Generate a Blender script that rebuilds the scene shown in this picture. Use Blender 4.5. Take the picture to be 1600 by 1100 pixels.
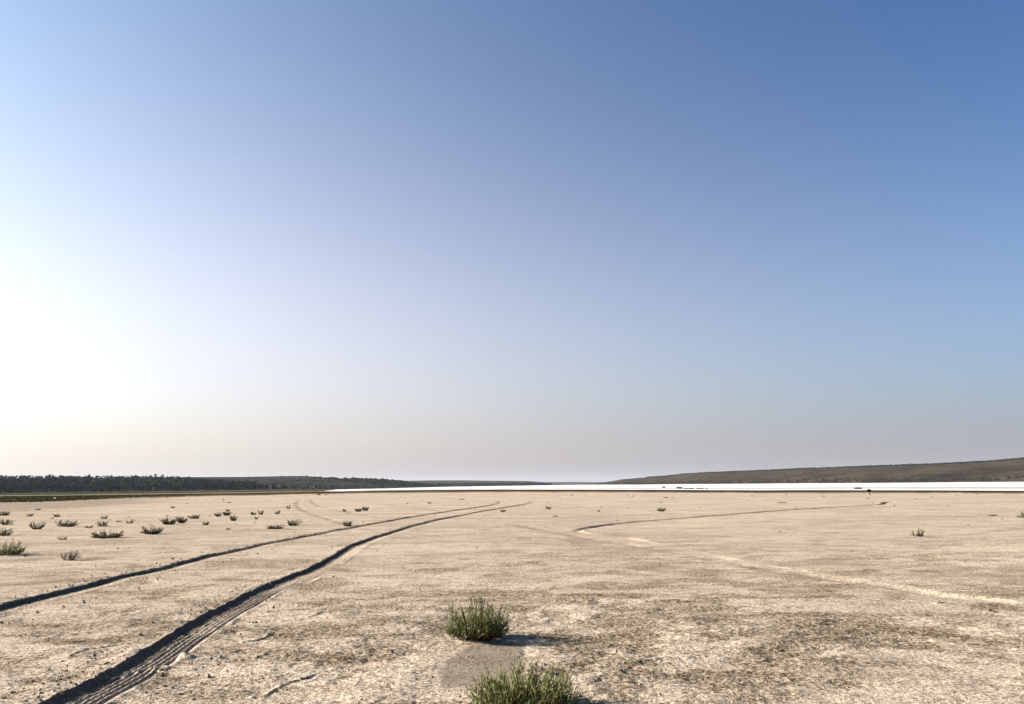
import bpy, math, random
import numpy as np
from mathutils import Vector, Matrix

# ------------------------------------------------------------------ clear
for o in list(bpy.data.objects):
    bpy.data.objects.remove(o)
scene = bpy.context.scene
COL = scene.collection

# ------------------------------------------------------------------ camera
F = 1244.0                      # focal length in photo pixels (photo 1600 wide)
CAM_H = 1.0
PITCH = math.atan((755.5 - 550.0) / F)
ROLL = 0.0094
_f = Vector((0, math.cos(PITCH), math.sin(PITCH)))
_r0 = Vector((1, 0, 0))
_u0 = _r0.cross(_f)
_r = _r0 * math.cos(ROLL) - _u0 * math.sin(ROLL)
_u = _u0 * math.cos(ROLL) + _r0 * math.sin(ROLL)
CAM = Vector((0, 0, CAM_H))
cam_d = bpy.data.cameras.new('camera')
cam = bpy.data.objects.new('camera', cam_d)
COL.objects.link(cam)
M3 = Matrix((_r, _u, -_f)).transposed()
cam.matrix_world = Matrix.Translation(CAM) @ M3.to_4x4()
cam_d.sensor_fit = 'HORIZONTAL'
cam_d.sensor_width = 36.0
cam_d.lens = F / 1600.0 * 36.0
cam_d.clip_start = 0.05
cam_d.clip_end = 60000
scene.camera = cam

# ------------------------------------------------------------------ light
SUN_AZ = math.radians(-88.0)    # from straight ahead (+Y), negative = left
SUN_EL = math.radians(22.0)
SUN = Vector((math.sin(SUN_AZ) * math.cos(SUN_EL), math.cos(SUN_AZ) * math.cos(SUN_EL), math.sin(SUN_EL)))
sl = bpy.data.lights.new('sun', 'SUN')
sl.energy = 5.0
sl.angle = math.radians(0.53)
sl.color = (1.0, 0.92, 0.81)
so = bpy.data.objects.new('sun', sl)
COL.objects.link(so)
so.rotation_euler = (-SUN).to_track_quat('-Z', 'Y').to_euler()

world = bpy.data.worlds.new('World')
scene.world = world
world.use_nodes = True
wn = world.node_tree
wn.nodes.clear()
W_ = lambda t: wn.nodes.new(t)
wout = W_('ShaderNodeOutputWorld')
bg = W_('ShaderNodeBackground')
bg.inputs['Strength'].default_value = 0.05
sky = W_('ShaderNodeTexSky')
sky.sky_type = 'NISHITA'
sky.sun_disc = False
sky.sun_elevation = SUN_EL
sky.sun_rotation = SUN_AZ
sky.altitude = 0
sky.air_density = 1.0
sky.dust_density = 6.0
sky.ozone_density = 2.0
# broad forward scattering of the dusty air round the sun, added to the clear sky
tc = W_('ShaderNodeTexCoord')
dotn = W_('ShaderNodeVectorMath'); dotn.operation = 'DOT_PRODUCT'
wn.links.new(tc.outputs['Generated'], dotn.inputs[0])
dotn.inputs[1].default_value = SUN


def wmath(op, a, b=None, clamp=False):
    n = W_('ShaderNodeMath'); n.operation = op; n.use_clamp = clamp
    for i, v in enumerate((a, b)):
        if v is None:
            continue
        if isinstance(v, (int, float)):
            n.inputs[i].default_value = v
        else:
            wn.links.new(v, n.inputs[i])
    return n.outputs[0]


def wscale(col, fac):
    n = W_('ShaderNodeVectorMath'); n.operation = 'SCALE'
    if isinstance(col, tuple):
        n.inputs[0].default_value = col
    else:
        wn.links.new(col, n.inputs[0])
    if isinstance(fac, (int, float)):
        n.inputs['Scale'].default_value = fac
    else:
        wn.links.new(fac, n.inputs['Scale'])
    return n.outputs[0]


def wadd(a, b):
    n = W_('ShaderNodeVectorMath'); n.operation = 'ADD'
    wn.links.new(a, n.inputs[0]); wn.links.new(b, n.inputs[1])
    return n.outputs[0]


half = wmath('ADD', wmath('MULTIPLY', dotn.outputs['Value'], 0.5), 0.5, True)
sep = W_('ShaderNodeSeparateXYZ'); wn.links.new(tc.outputs['Generated'], sep.inputs[0])
inv = wmath('SUBTRACT', 1.0, wmath('MAXIMUM', sep.outputs['Z'], 0.0), True)
glow = wmath('MULTIPLY', wmath('POWER', half, 3.0), inv)
hz = wmath('POWER', inv, 8.0)
band = wmath('MULTIPLY', wmath('SUBTRACT', 1.0, inv), wmath('POWER', inv, 6.0))     # dust layer low over the horizon
band_sun = wmath('MULTIPLY', band, wmath('POWER', half, 2.0))
tint = W_('ShaderNodeVectorMath'); tint.operation = 'MULTIPLY'
wn.links.new(sky.outputs[0], tint.inputs[0]); tint.inputs[1].default_value = (0.1076, 0.5086, 0.9335)
tot = wadd(wadd(tint.outputs[0], wscale((5.05, 4.62, 3.35), glow)), wscale((2.10, 1.92, 2.20), hz))
tot = wadd(tot, wadd(wscale((11.2, 12.9, 10.2), band), wscale((60.7, 32.6, 21.1), band_sun)))
wn.links.new(tot, bg.inputs['Color'])
wn.links.new(bg.outputs[0], wout.inputs['Surface'])

scene.view_settings.view_transform = 'Standard'
scene.view_settings.look = 'None'
scene.view_settings.gamma = 1.0
scene.view_settings.use_curve_mapping = False
scene.view_settings.exposure = 1.9
scene.render.engine = 'CYCLES'
scene.render.resolution_x = 1024
scene.render.resolution_y = 704

# ------------------------------------------------------------------ helpers
LOW = -4.0                      # level of the dry lake bed


def ray(px, py):
    return _f + _r * ((px - 800.0) / F) + _u * ((550.0 - py) / F)


def at(px, py, z=0.0):
    d = ray(px, py)
    t = (z - CAM_H) / d.z
    return CAM + d * t


def az_of(px, py=760.0):
    d = ray(px, py)
    return math.atan2(d.x, d.y)


def tag(o, label=None, cat=None, group=None, kind=None):
    if label: o['label'] = label
    if cat: o['category'] = cat
    if group: o['group'] = group
    if kind: o['kind'] = kind
    return o


def link(name, me, mat=None, parent=None):
    o = bpy.data.objects.new(name, me)
    COL.objects.link(o)
    if mat is not None and me is not None and len(me.materials) == 0:
        me.materials.append(mat)
    if parent is not None:
        o.parent = parent
    return o


def mesh_np(name, V, Q, smooth=True, attrs=None):
    """V (n,3) verts, Q (m,k) faces all with k corners"""
    me = bpy.data.meshes.new(name)
    V = np.ascontiguousarray(V, dtype=np.float32)
    Q = np.ascontiguousarray(Q, dtype=np.int32)
    k = Q.shape[1]
    me.vertices.add(len(V)); me.vertices.foreach_set('co', V.ravel())
    me.loops.add(Q.size); me.loops.foreach_set('vertex_index', Q.ravel())
    me.polygons.add(len(Q))
    me.polygons.foreach_set('loop_start', np.arange(0, Q.size, k, dtype=np.int32))
    me.polygons.foreach_set('loop_total', np.full(len(Q), k, dtype=np.int32))
    if smooth:
        me.polygons.foreach_set('use_smooth', np.ones(len(Q), dtype=bool))
    me.update(calc_edges=True)
    for an, arr in (attrs or {}).items():
        a = me.attributes.new(an, 'FLOAT_COLOR', 'POINT')
        c = np.ones((len(V), 4), dtype=np.float32)
        c[:, :arr.shape[1]] = arr
        a.data.foreach_set('color', c.ravel())
    return me


class Acc:
    """collects triangles / quads of small shapes"""
    def __init__(s):
        s.v = []; s.f = []

    def mesh(s, name, smooth=True):
        me = bpy.data.meshes.new(name)
        me.from_pydata(s.v, [], s.f)
        if smooth:
            me.polygons.foreach_set('use_smooth', [True] * len(me.polygons))
        me.update()
        return me

    def tube(s, pts, radii, n=3, rot=0.0):
        b = len(s.v)
        for i, p in enumerate(pts):
            a = pts[max(i - 1, 0)]; c = pts[min(i + 1, len(pts) - 1)]
            t = (c[0] - a[0], c[1] - a[1], c[2] - a[2])
            L = math.sqrt(t[0] ** 2 + t[1] ** 2 + t[2] ** 2) or 1.0
            t = (t[0] / L, t[1] / L, t[2] / L)
            q = (1, 0, 0) if abs(t[0]) < 0.8 else (0, 1, 0)
            e1 = (t[1] * q[2] - t[2] * q[1], t[2] * q[0] - t[0] * q[2], t[0] * q[1] - t[1] * q[0])
            L = math.sqrt(e1[0] ** 2 + e1[1] ** 2 + e1[2] ** 2)
            e1 = (e1[0] / L, e1[1] / L, e1[2] / L)
            e2 = (t[1] * e1[2] - t[2] * e1[1], t[2] * e1[0] - t[0] * e1[2], t[0] * e1[1] - t[1] * e1[0])
            r = radii[i]
            for k in range(n):
                an = rot + 2 * math.pi * k / n
                ca, sa = math.cos(an) * r, math.sin(an) * r
                s.v.append((p[0] + e1[0] * ca + e2[0] * sa, p[1] + e1[1] * ca + e2[1] * sa, p[2] + e1[2] * ca + e2[2] * sa))
        m = len(pts)
        for i in range(m - 1):
            for k in range(n):
                k2 = (k + 1) % n
                s.f.append((b + i * n + k, b + i * n + k2, b + (i + 1) * n + k2, b + (i + 1) * n + k))
        s.f.append(tuple(b + (m - 1) * n + k for k in range(n)))
        s.f.append(tuple(b + k for k in reversed(range(n))))

    def quad(s, c, e1, e2):
        b = len(s.v)
        for a1, a2 in ((-1, -1), (1, -1), (1, 1), (-1, 1)):
            s.v.append((c[0] + e1[0] * a1 + e2[0] * a2, c[1] + e1[1] * a1 + e2[1] * a2, c[2] + e1[2] * a1 + e2[2] * a2))
        s.f.append((b, b + 1, b + 2, b + 3))

    def lump(s, c, rx, ry, rz, rng, seg=7, rings=4, rough=0.25):
        """closed uneven boulder-like lump"""
        b = len(s.v)
        s.v.append((c[0], c[1], c[2] - rz))
        for i in range(1, rings):
            ph = -math.pi / 2 + math.pi * i / rings
            for k in range(seg):
                th = 2 * math.pi * (k + 0.5 * (i % 2)) / seg
                q = 1 + rng.uniform(-rough, rough)
                s.v.append((c[0] + rx * q * math.cos(ph) * math.cos(th), c[1] + ry * q * math.cos(ph) * math.sin(th), c[2] + rz * q * math.sin(ph)))
        s.v.append((c[0], c[1], c[2] + rz * (1 + rng.uniform(-rough, rough))))
        top = len(s.v) - 1
        for k in range(seg):
            k2 = (k + 1) % seg
            s.f.append((b, b + 1 + k2, b + 1 + k))
            for i in range(rings - 2):
                o1 = b + 1 + i * seg; o2 = o1 + seg
                s.f.append((o1 + k, o1 + k2, o2 + k2, o2 + k))
            o1 = b + 1 + (rings - 2) * seg
            s.f.append((o1 + k, o1 + k2, top))


# -------- numpy gradient-free value noise
_rs = np.random.RandomState(7)
_T = _rs.rand(256, 256).astype(np.float32)


def vnoise(x, y):
    xi = np.floor(x); yi = np.floor(y)
    fx = (x - xi).astype(np.float32); fy = (y - yi).astype(np.float32)
    xi = xi.astype(np.int64) & 255; yi = yi.astype(np.int64) & 255
    x1 = (xi + 1) & 255; y1 = (yi + 1) & 255
    fx = fx * fx * fx * (fx * (fx * 6 - 15) + 10); fy = fy * fy * fy * (fy * (fy * 6 - 15) + 10)
    a = _T[yi, xi]; b = _T[yi, x1]; c = _T[y1, xi]; d = _T[y1, x1]
    return (a + (b - a) * fx) * (1 - fy) + (c + (d - c) * fx) * fy


def fbm(x, y, octs=4, gain=0.5):
    s = np.zeros_like(x, dtype=np.float32); amp = 1.0; tot = 0
    cs, sn = math.cos(0.6), math.sin(0.6)
    for i in range(octs):
        s += amp * (vnoise(x + 17.3 * i, y + 9.1 * i) - 0.5)
        tot += amp; amp *= gain
        x, y = (x * cs - y * sn) * 2.03, (x * sn + y * cs) * 2.03
    return s / tot * 2.0


def sstep(a, b, x):
    t = np.clip((x - a) / (b - a), 0, 1)
    return t * t * (3 - 2 * t)


# ------------------------------------------------------------------ materials
def new_mat(name):
    m = bpy.data.materials.new(name)
    m.use_nodes = True
    nt = m.node_tree
    p = nt.nodes['Principled BSDF']
    p.inputs['Roughness'].default_value = 0.95
    p.inputs['Specular IOR Level'].default_value = 0.0
    return m, nt, p


def N(nt, t, **kw):
    n = nt.nodes.new(t)
    for k, v in kw.items():
        setattr(n, k, v)
    return n


def noise(nt, vec, scale, detail=3, rough=0.55):
    n = N(nt, 'ShaderNodeTexNoise')
    n.inputs['Scale'].default_value = scale
    n.inputs['Detail'].default_value = detail
    n.inputs['Roughness'].default_value = rough
    nt.links.new(vec, n.inputs['Vector'])
    return n.outputs['Fac']


def ramp(nt, fac, lo, hi):
    n = N(nt, 'ShaderNodeMapRange', interpolation_type='SMOOTHSTEP')
    n.inputs['From Min'].default_value = lo; n.inputs['From Max'].default_value = hi
    nt.links.new(fac, n.inputs['Value'])
    return n.outputs['Result']


def mix(nt, fac, a, b, mode='MIX'):
    n = N(nt, 'ShaderNodeMix', data_type='RGBA', blend_type=mode)
    if isinstance(fac, (int, float)): n.inputs[0].default_value = fac
    else: nt.links.new(fac, n.inputs[0])
    for i, v in ((6, a), (7, b)):
        if isinstance(v, tuple): n.inputs[i].default_value = (*v, 1)
        else: nt.links.new(v, n.inputs[i])
    return n.outputs[2]


def mathn(nt, op, a, b, clamp=False):
    n = N(nt, 'ShaderNodeMath', operation=op, use_clamp=clamp)
    for i, v in ((0, a), (1, b)):
        if isinstance(v, (int, float)): n.inputs[i].default_value = v
        else: nt.links.new(v, n.inputs[i])
    return n.outputs[0]


def wpos(nt, scale=(1, 1, 1)):
    g = N(nt, 'ShaderNodeNewGeometry')
    if scale == (1, 1, 1):
        return g.outputs['Position']
    m = N(nt, 'ShaderNodeMapping')
    m.inputs['Scale'].default_value = scale
    nt.links.new(g.outputs['Position'], m.inputs['Vector'])
    return m.outputs[0]


def bump(nt, p, h, strength, dist, prev=None):
    b = N(nt, 'ShaderNodeBump')
    b.inputs['Strength'].default_value = strength
    b.inputs['Distance'].default_value = dist
    nt.links.new(h, b.inputs['Height'])
    if prev is not None: nt.links.new(prev, b.inputs['Normal'])
    nt.links.new(b.outputs[0], p.inputs['Normal'])
    return b.outputs[0]


def sand_material():
    m, nt, p = new_mat('salt_crusted_sand')
    at_ = N(nt, 'ShaderNodeAttribute', attribute_name='zone')
    sepc = N(nt, 'ShaderNodeSeparateColor')
    nt.links.new(at_.outputs['Color'], sepc.inputs[0])
    crust, damp_shade, pink = sepc.outputs[0], sepc.outputs[1], sepc.outputs[2]  # green channel: damp soil, plus shade painted into the wheel ruts
    P = wpos(nt)
    light = mix(nt, ramp(nt, noise(nt, P, 0.35, 5), 0.3, 0.7), (0.438, 0.340, 0.253), (0.366, 0.281, 0.207))
    light = mix(nt, mathn(nt, 'MULTIPLY', pink, 0.25), light, (0.30, 0.215, 0.17))
    dark = mix(nt, ramp(nt, noise(nt, P, 2.5, 4), 0.3, 0.7), (0.165, 0.119, 0.077), (0.204, 0.148, 0.096))
    # streaks: crust lies in thin patches, drawn out along the shore
    streak = noise(nt, wpos(nt, (0.9, 2.6, 1)), 1.7, 6, 0.68)
    fac = mathn(nt, 'ADD', mathn(nt, 'MULTIPLY', crust, 0.80), mathn(nt, 'MULTIPLY', mathn(nt, 'SUBTRACT', streak, 0.50), 1.5), True)
    col = mix(nt, fac, light, dark)
    # scabs and scuffs of the crust, from hand-sized down to grains
    g4 = noise(nt, wpos(nt, (0.75, 1.7, 1)), 3.0, 5, 0.72)
    g3 = noise(nt, wpos(nt, (1, 1.5, 1)), 12, 4, 0.7)
    col = mix(nt, mathn(nt, 'MULTIPLY', ramp(nt, g4, 0.53, 0.61), mathn(nt, 'ADD', mathn(nt, 'MULTIPLY', crust, 0.35), 0.32)), col, (0.165, 0.112, 0.068))
    col = mix(nt, mathn(nt, 'MULTIPLY', ramp(nt, g4, 0.46, 0.39), 0.40), col, (0.455, 0.36, 0.27))
    col = mix(nt, mathn(nt, 'MULTIPLY', ramp(nt, g3, 0.54, 0.62), mathn(nt, 'ADD', mathn(nt, 'MULTIPLY', crust, 0.35), 0.32)), col, (0.125, 0.085, 0.051))
    col = mix(nt, mathn(nt, 'MULTIPLY', ramp(nt, g3, 0.45, 0.38), 0.35), col, (0.455, 0.36, 0.27))
    # broad thin streaks that still show far out
    g5 = noise(nt, wpos(nt, (0.16, 0.5, 1)), 1.3, 6, 0.7)
    col = mix(nt, mathn(nt, 'MULTIPLY', ramp(nt, g5, 0.52, 0.62), 0.42), col, (0.225, 0.162, 0.108))
    col = mix(nt, mathn(nt, 'MULTIPLY', ramp(nt, g5, 0.47, 0.38), 0.45), col, (0.49, 0.385, 0.288))
    # grains and pits: pit dirt and pit shadow both put into the colour
    g1 = noise(nt, P, 42, 4, 0.7)
    g2 = noise(nt, P, 130, 2, 0.6)
    pit = mathn(nt, 'MULTIPLY', ramp(nt, g1, 0.475, 0.565), mathn(nt, 'ADD', mathn(nt, 'MULTIPLY', fac, 0.45), 0.55))
    col = mix(nt, pit, col, (0.058, 0.041, 0.027))
    white = mathn(nt, 'MULTIPLY', ramp(nt, g1, 0.46, 0.36), 0.42)
    col = mix(nt, white, col, (0.445, 0.355, 0.265))
    col = mix(nt, mathn(nt, 'MULTIPLY', ramp(nt, g2, 0.55, 0.7), 0.28), col, (0.10, 0.078, 0.057))
    damp_shade_col = mix(nt, ramp(nt, noise(nt, P, 60, 3, 0.6), 0.3, 0.7), (0.058, 0.045, 0.034), (0.082, 0.064, 0.049))
    col = mix(nt, mathn(nt, 'MULTIPLY', damp_shade, 0.95), col, damp_shade_col)
    nt.links.new(col, p.inputs['Base Color'])
    h = mathn(nt, 'ADD', mathn(nt, 'ADD', g1, mathn(nt, 'MULTIPLY', g3, 0.7)), mathn(nt, 'MULTIPLY', g2, 0.35))
    h = mathn(nt, 'MULTIPLY', h, mathn(nt, 'SUBTRACT', mathn(nt, 'ADD', mathn(nt, 'MULTIPLY', fac, 0.7), 0.4), mathn(nt, 'MULTIPLY', damp_shade, 0.35)))
    bump(nt, p, h, 1.0, 0.03)
    return m


def mud_material():
    m, nt, p = new_mat('dark_shore_mud')
    at_ = N(nt, 'ShaderNodeAttribute', attribute_name='zone')
    sepc = N(nt, 'ShaderNodeSeparateColor')
    nt.links.new(at_.outputs['Color'], sepc.inputs[0])
    n1 = noise(nt, wpos(nt, (0.25, 0.8, 1)), 0.6, 5, 0.65)
    t = mathn(nt, 'ADD', sepc.outputs[2], mathn(nt, 'MULTIPLY', mathn(nt, 'SUBTRACT', n1, 0.5), 0.7), True)
    col = mix(nt, ramp(nt, t, 0.02, 0.38), (0.18, 0.138, 0.098), (0.042, 0.027, 0.016))
    gr = mix(nt, ramp(nt, n1, 0.35, 0.6), (0.028, 0.025, 0.010), (0.045, 0.036, 0.017))
    col = mix(nt, sepc.outputs[1], col, gr)
    nt.links.new(col, p.inputs['Base Color'])
    bump(nt, p, noise(nt, wpos(nt), 3.0, 4, 0.7), 0.8, 0.1)
    return m


def salt_material():
    m, nt, p = new_mat('white_salt_crust')
    at_ = N(nt, 'ShaderNodeAttribute', attribute_name='zone')
    sepc = N(nt, 'ShaderNodeSeparateColor')
    nt.links.new(at_.outputs['Color'], sepc.inputs[0])
    n1 = noise(nt, wpos(nt, (0.01, 0.05, 1)), 0.9, 5, 0.7)
    t = mathn(nt, 'ADD', sepc.outputs[2], mathn(nt, 'MULTIPLY', mathn(nt, 'SUBTRACT', n1, 0.5), 0.8), True)
    col = mix(nt, ramp(nt, t, 0.30, 0.8), (0.54, 0.515, 0.492), (0.27, 0.228, 0.19))
    nt.links.new(col, p.inputs['Base Color'])
    return m


def lowland_material():
    m, nt, p = new_mat('dry_meadow')
    at_ = N(nt, 'ShaderNodeAttribute', attribute_name='zone')
    sepc = N(nt, 'ShaderNodeSeparateColor')
    nt.links.new(at_.outputs['Color'], sepc.inputs[0])
    n1 = noise(nt, wpos(nt, (0.012, 0.06, 1)), 0.6, 5, 0.65)
    col = mix(nt, ramp(nt, n1, 0.38, 0.62), (0.020, 0.0175, 0.009), (0.095, 0.080, 0.052))
    col = mix(nt, sepc.outputs[2], col, (0.030, 0.027, 0.017))
    col = mix(nt, mathn(nt, 'MULTIPLY', sepc.outputs[1], 0.9), col, (0.21, 0.175, 0.125))
    nt.links.new(col, p.inputs['Base Color'])
    return m


def hill_material(name, a, b, dark, sc=0.012, scrub=0.5):
    m, nt, p = new_mat(name)
    P = wpos(nt)
    n1 = noise(nt, P, sc, 6, 0.6)
    n2 = noise(nt, P, sc * 7, 4, 0.65)
    col = mix(nt, ramp(nt, n1, 0.35, 0.65), a, b)
    za = N(nt, 'ShaderNodeAttribute', attribute_name='zone')
    col = mix(nt, mathn(nt, 'MULTIPLY', za.outputs['Fac'], 0.85), col, dark)
    col = mix(nt, mathn(nt, 'MULTIPLY', ramp(nt, n2, 0.60 - 0.14 * scrub, 0.70 - 0.1 * scrub), 0.85), col, dark)
    nt.links.new(col, p.inputs['Base Color'])
    return m


def leaf_material(name, a, b, scale=14.0, tip=None, rough=0.6, transl=0.0):
    m, nt, p = new_mat(name)
    P = wpos(nt)
    oi = N(nt, 'ShaderNodeObjectInfo')
    n1 = noise(nt, P, scale, 3, 0.6)
    f = mathn(nt, 'ADD', ramp(nt, n1, 0.3, 0.7), mathn(nt, 'MULTIPLY', mathn(nt, 'SUBTRACT', oi.outputs['Random'], 0.5), 0.7), True)
    col = mix(nt, f, a, b)
    nt.links.new(col, p.inputs['Base Color'])
    p.inputs['Roughness'].default_value = rough
    p.inputs['Specular IOR Level'].default_value = 0.2 if rough < 0.65 else 0.0
    return m


M_SAND = sand_material()
M_MUD = mud_material()
M_SALT = salt_material()
M_LOW = lowland_material()
M_HILL_R = hill_material('dry_bluff_earth', (0.026, 0.0182, 0.0115), (0.056, 0.040, 0.0245), (0.009, 0.008, 0.0062), 0.016, 0.35)
M_HILL_L = hill_material('scrub_covered_earth', (0.028, 0.0265, 0.021), (0.050, 0.045, 0.034), (0.013, 0.014, 0.012), 0.014, 0.8)
M_HILL_W = hill_material('wooded_slope_earth', (0.016, 0.0185, 0.0175), (0.024, 0.0255, 0.0225), (0.010, 0.012, 0.0115), 0.014, 0.8)
M_HILL_F = hill_material('distant_slope_earth', (0.045, 0.04, 0.03), (0.06, 0.053, 0.04), (0.025, 0.025, 0.02), 0.006, 0.6)
M_GREEN = leaf_material('fresh_glasswort_stems', (0.036, 0.041, 0.008), (0.185, 0.178, 0.055), 60, rough=0.38)
M_OLIVE = leaf_material('olive_glasswort_stems', (0.026, 0.025, 0.010), (0.056, 0.051, 0.022), 18, rough=0.6)
M_DRY = leaf_material('dry_glasswort_stems', (0.055, 0.044, 0.028), (0.09, 0.072, 0.047), 18, rough=0.7)
M_WOODY = leaf_material('woody_stems', (0.04, 0.026, 0.017), (0.075, 0.05, 0.033), 30, rough=0.8)
M_TREE = leaf_material('dull_tree_leaves', (0.0048, 0.007, 0.006), (0.0140, 0.0168, 0.0120), 0.35, rough=0.8)
M_SCRUB = leaf_material('scrub_leaves', (0.010, 0.0115, 0.009), (0.017, 0.0172, 0.0125), 0.2, rough=0.8)
M_GRASS = leaf_material('short_olive_grass', (0.028, 0.026, 0.009), (0.048, 0.040, 0.017), 0.8, rough=0.8)
M_CLOD = leaf_material('dried_mud', (0.06, 0.047, 0.034), (0.11, 0.086, 0.062), 20, rough=0.95)
M_CRUMB = leaf_material('crust_crumbs', (0.13, 0.102, 0.075), (0.24, 0.19, 0.142), 5, rough=0.95)
M_TIMBER = leaf_material('blackened_timber', (0.010, 0.008, 0.006), (0.02, 0.016, 0.012), 8, rough=0.9)
M_PALE = leaf_material('pale_limestone', (0.6, 0.57, 0.5), (0.72, 0.7, 0.64), 6, rough=0.9)
M_WALLW = leaf_material('whitewashed_wall', (0.7, 0.69, 0.66), (0.76, 0.75, 0.72), 0.5, rough=0.9)
M_ROOF = leaf_material('grey_roof', (0.15, 0.14, 0.13), (0.2, 0.19, 0.18), 0.5, rough=0.9)

# ------------------------------------------------------------------ tyre ruts and other lines on the plain


def smooth_poly(pix, n=8):
    """pixel polyline on the plain -> dense world polyline (Catmull-Rom)"""
    P = [at(*q) for q in pix]
    P = [2 * P[0] - P[1]] + P + [2 * P[-1] - P[-2]]
    out = []
    for i in range(1, len(P) - 2):
        p0, p1, p2, p3 = P[i - 1:i + 3]
        for k in range(n):
            t = k / n
            out.append(0.5 * ((2 * p1) + (p2 - p0) * t + (2 * p0 - 5 * p1 + 4 * p2 - p3) * t * t + (3 * p1 - p0 - 3 * p2 + p3) * t ** 3))
    out.append(P[-2])
    return np.array([(p.x, p.y) for p in out])


def line_field(X, Y, poly, w):
    """signed sideways offset (right of travel positive) and 0..1 along, for points within w of the line"""
    idx_all = np.where((X > poly[:, 0].min() - w) & (X < poly[:, 0].max() + w) & (Y > poly[:, 1].min() - w) & (Y < poly[:, 1].max() + w))[0]
    x = X[idx_all]; y = Y[idx_all]
    best = np.full(len(x), 1e9, dtype=np.float32); sgn = np.zeros(len(x), dtype=np.float32); al = np.zeros(len(x), dtype=np.float32)
    m = len(poly) - 1
    for i in range(m):
        a = poly[i]; b = poly[i + 1]
        k = np.where((x > min(a[0], b[0]) - w) & (x < max(a[0], b[0]) + w) & (y > min(a[1], b[1]) - w) & (y < max(a[1], b[1]) + w))[0]
        if len(k) == 0: continue
        d = b - a; L2 = d @ d
        t = np.clip(((x[k] - a[0]) * d[0] + (y[k] - a[1]) * d[1]) / L2, 0, 1)
        dx = x[k] - (a[0] + t * d[0]); dy = y[k] - (a[1] + t * d[1])
        ds = np.sqrt(dx * dx + dy * dy)
        s = np.sign(d[1] * dx - d[0] * dy)
        better = ds < best[k]
        kk = k[better]
        best[kk] = ds[better]; sgn[kk] = s[better]; al[kk] = (i + t[better]) / m
    ok = best < w
    return idx_all[ok], (best * sgn)[ok], al[ok]


RUT_RIGHT = smooth_poly([(-520, 1540), (-150, 1250), (105, 1100), (152, 1075), (200, 1050), (240, 1026), (320, 975), (366, 947), (408, 925), (460, 903.5), (507, 882), (561, 851), (594, 838), (643, 822.8), (697, 809), (770, 796), (815, 788.6), (831, 785.2), (822, 782), (775, 780), (700, 778)])
RUT_LEFT = smooth_poly([(-900, 1280), (-400, 1092), (-150, 1004), (0, 952.5), (75, 931), (150, 913), (200, 900.5), (250, 888), (300, 876.8), (350, 864), (400, 853), (450, 842.5), (500, 833), (560, 822), (600, 815), (650, 806), (720, 796), (770, 788.5), (781, 785), (772, 782), (720, 779.8), (640, 777)])
RUT_LOOP = smooth_poly([(1405, 785), (1392, 784), (1381, 785.5), (1382, 787.3), (1350, 789.5), (1250, 795.5), (1100, 807), (1000, 814.5), (950, 819.5), (918, 824.5), (903, 829), (925, 835), (980, 841), (1040, 853), (1100, 866), (1200, 884.5), (1300, 902), (1400, 917.5), (1500, 932), (1600, 946), (1800, 978)])
FAINT = [smooth_poly(q) for q in (
    [(470, 779), (464, 786), (466, 792), (480, 800), (505, 808), (545, 820), (600, 832), (660, 845)],
    [(484, 779), (489, 785), (500, 791), (520, 795), (560, 803), (610, 811), (660, 818)],
    [(520, 777.5), (560, 783), (620, 790), (680, 797), (720, 804)],
    [(540, 776), (640, 782), (700, 789)],
    [(800, 818), (840, 826), (900, 838), (990, 852), (1090, 868)],
    [(560, 775), (700, 778.5), (880, 786), (1060, 787.5)],
    [(1350, 790), (1450, 795), (1560, 806), (1700, 815)],
    [(1460, 842), (1520, 835), (1600, 826), (1700, 818)],
    [(1040, 862), (1250, 898), (1420, 922), (1620, 962)],
)]
LEDGES = [smooth_poly(q, 5) for q in (
    [(380, 974), (400, 973), (440, 972), (475, 969), (487, 966), (502, 960), (515, 959), (530, 955), (552, 949)],
    [(372, 1008), (400, 1004), (415, 998), (426, 990)],
    [(385, 1092), (400, 1088), (415, 1087), (427, 1080), (438, 1070), (450, 1066), (480, 1058), (500, 1050)],
    [(452, 914), (470, 911), (490, 910), (504, 903)],
    [(108, 1030), (118, 1022), (140, 1016), (165, 1013), (185, 1008)],
    [(120, 936), (180, 931), (230, 923), (300, 911), (350, 903)],
    [(60, 1003), (90, 996), (120, 992), (140, 990)],
    [(150, 1060), (190, 1052), (240, 1042)],
)]
MOUNDS = [(287, 1029, 0.040, 0.024), (293, 1031, 0.03, 0.015), (250, 1047, 0.05, 0.015), (350, 990, 0.06, 0.015), (330, 1003, 0.04, 0.014), (1468, 945, 0.05, 0.02), (1478, 944.5, 0.06, 0.014), (1545, 958, 0.05, 0.016)]


def arc_table(pix, z):
    a = []; r = []
    for q in pix:
        p = at(q[0], q[1], z)
        a.append(math.atan2(p.x, p.y)); r.append(math.hypot(p.x, p.y))
    return np.array(a), np.array(r)


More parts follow.
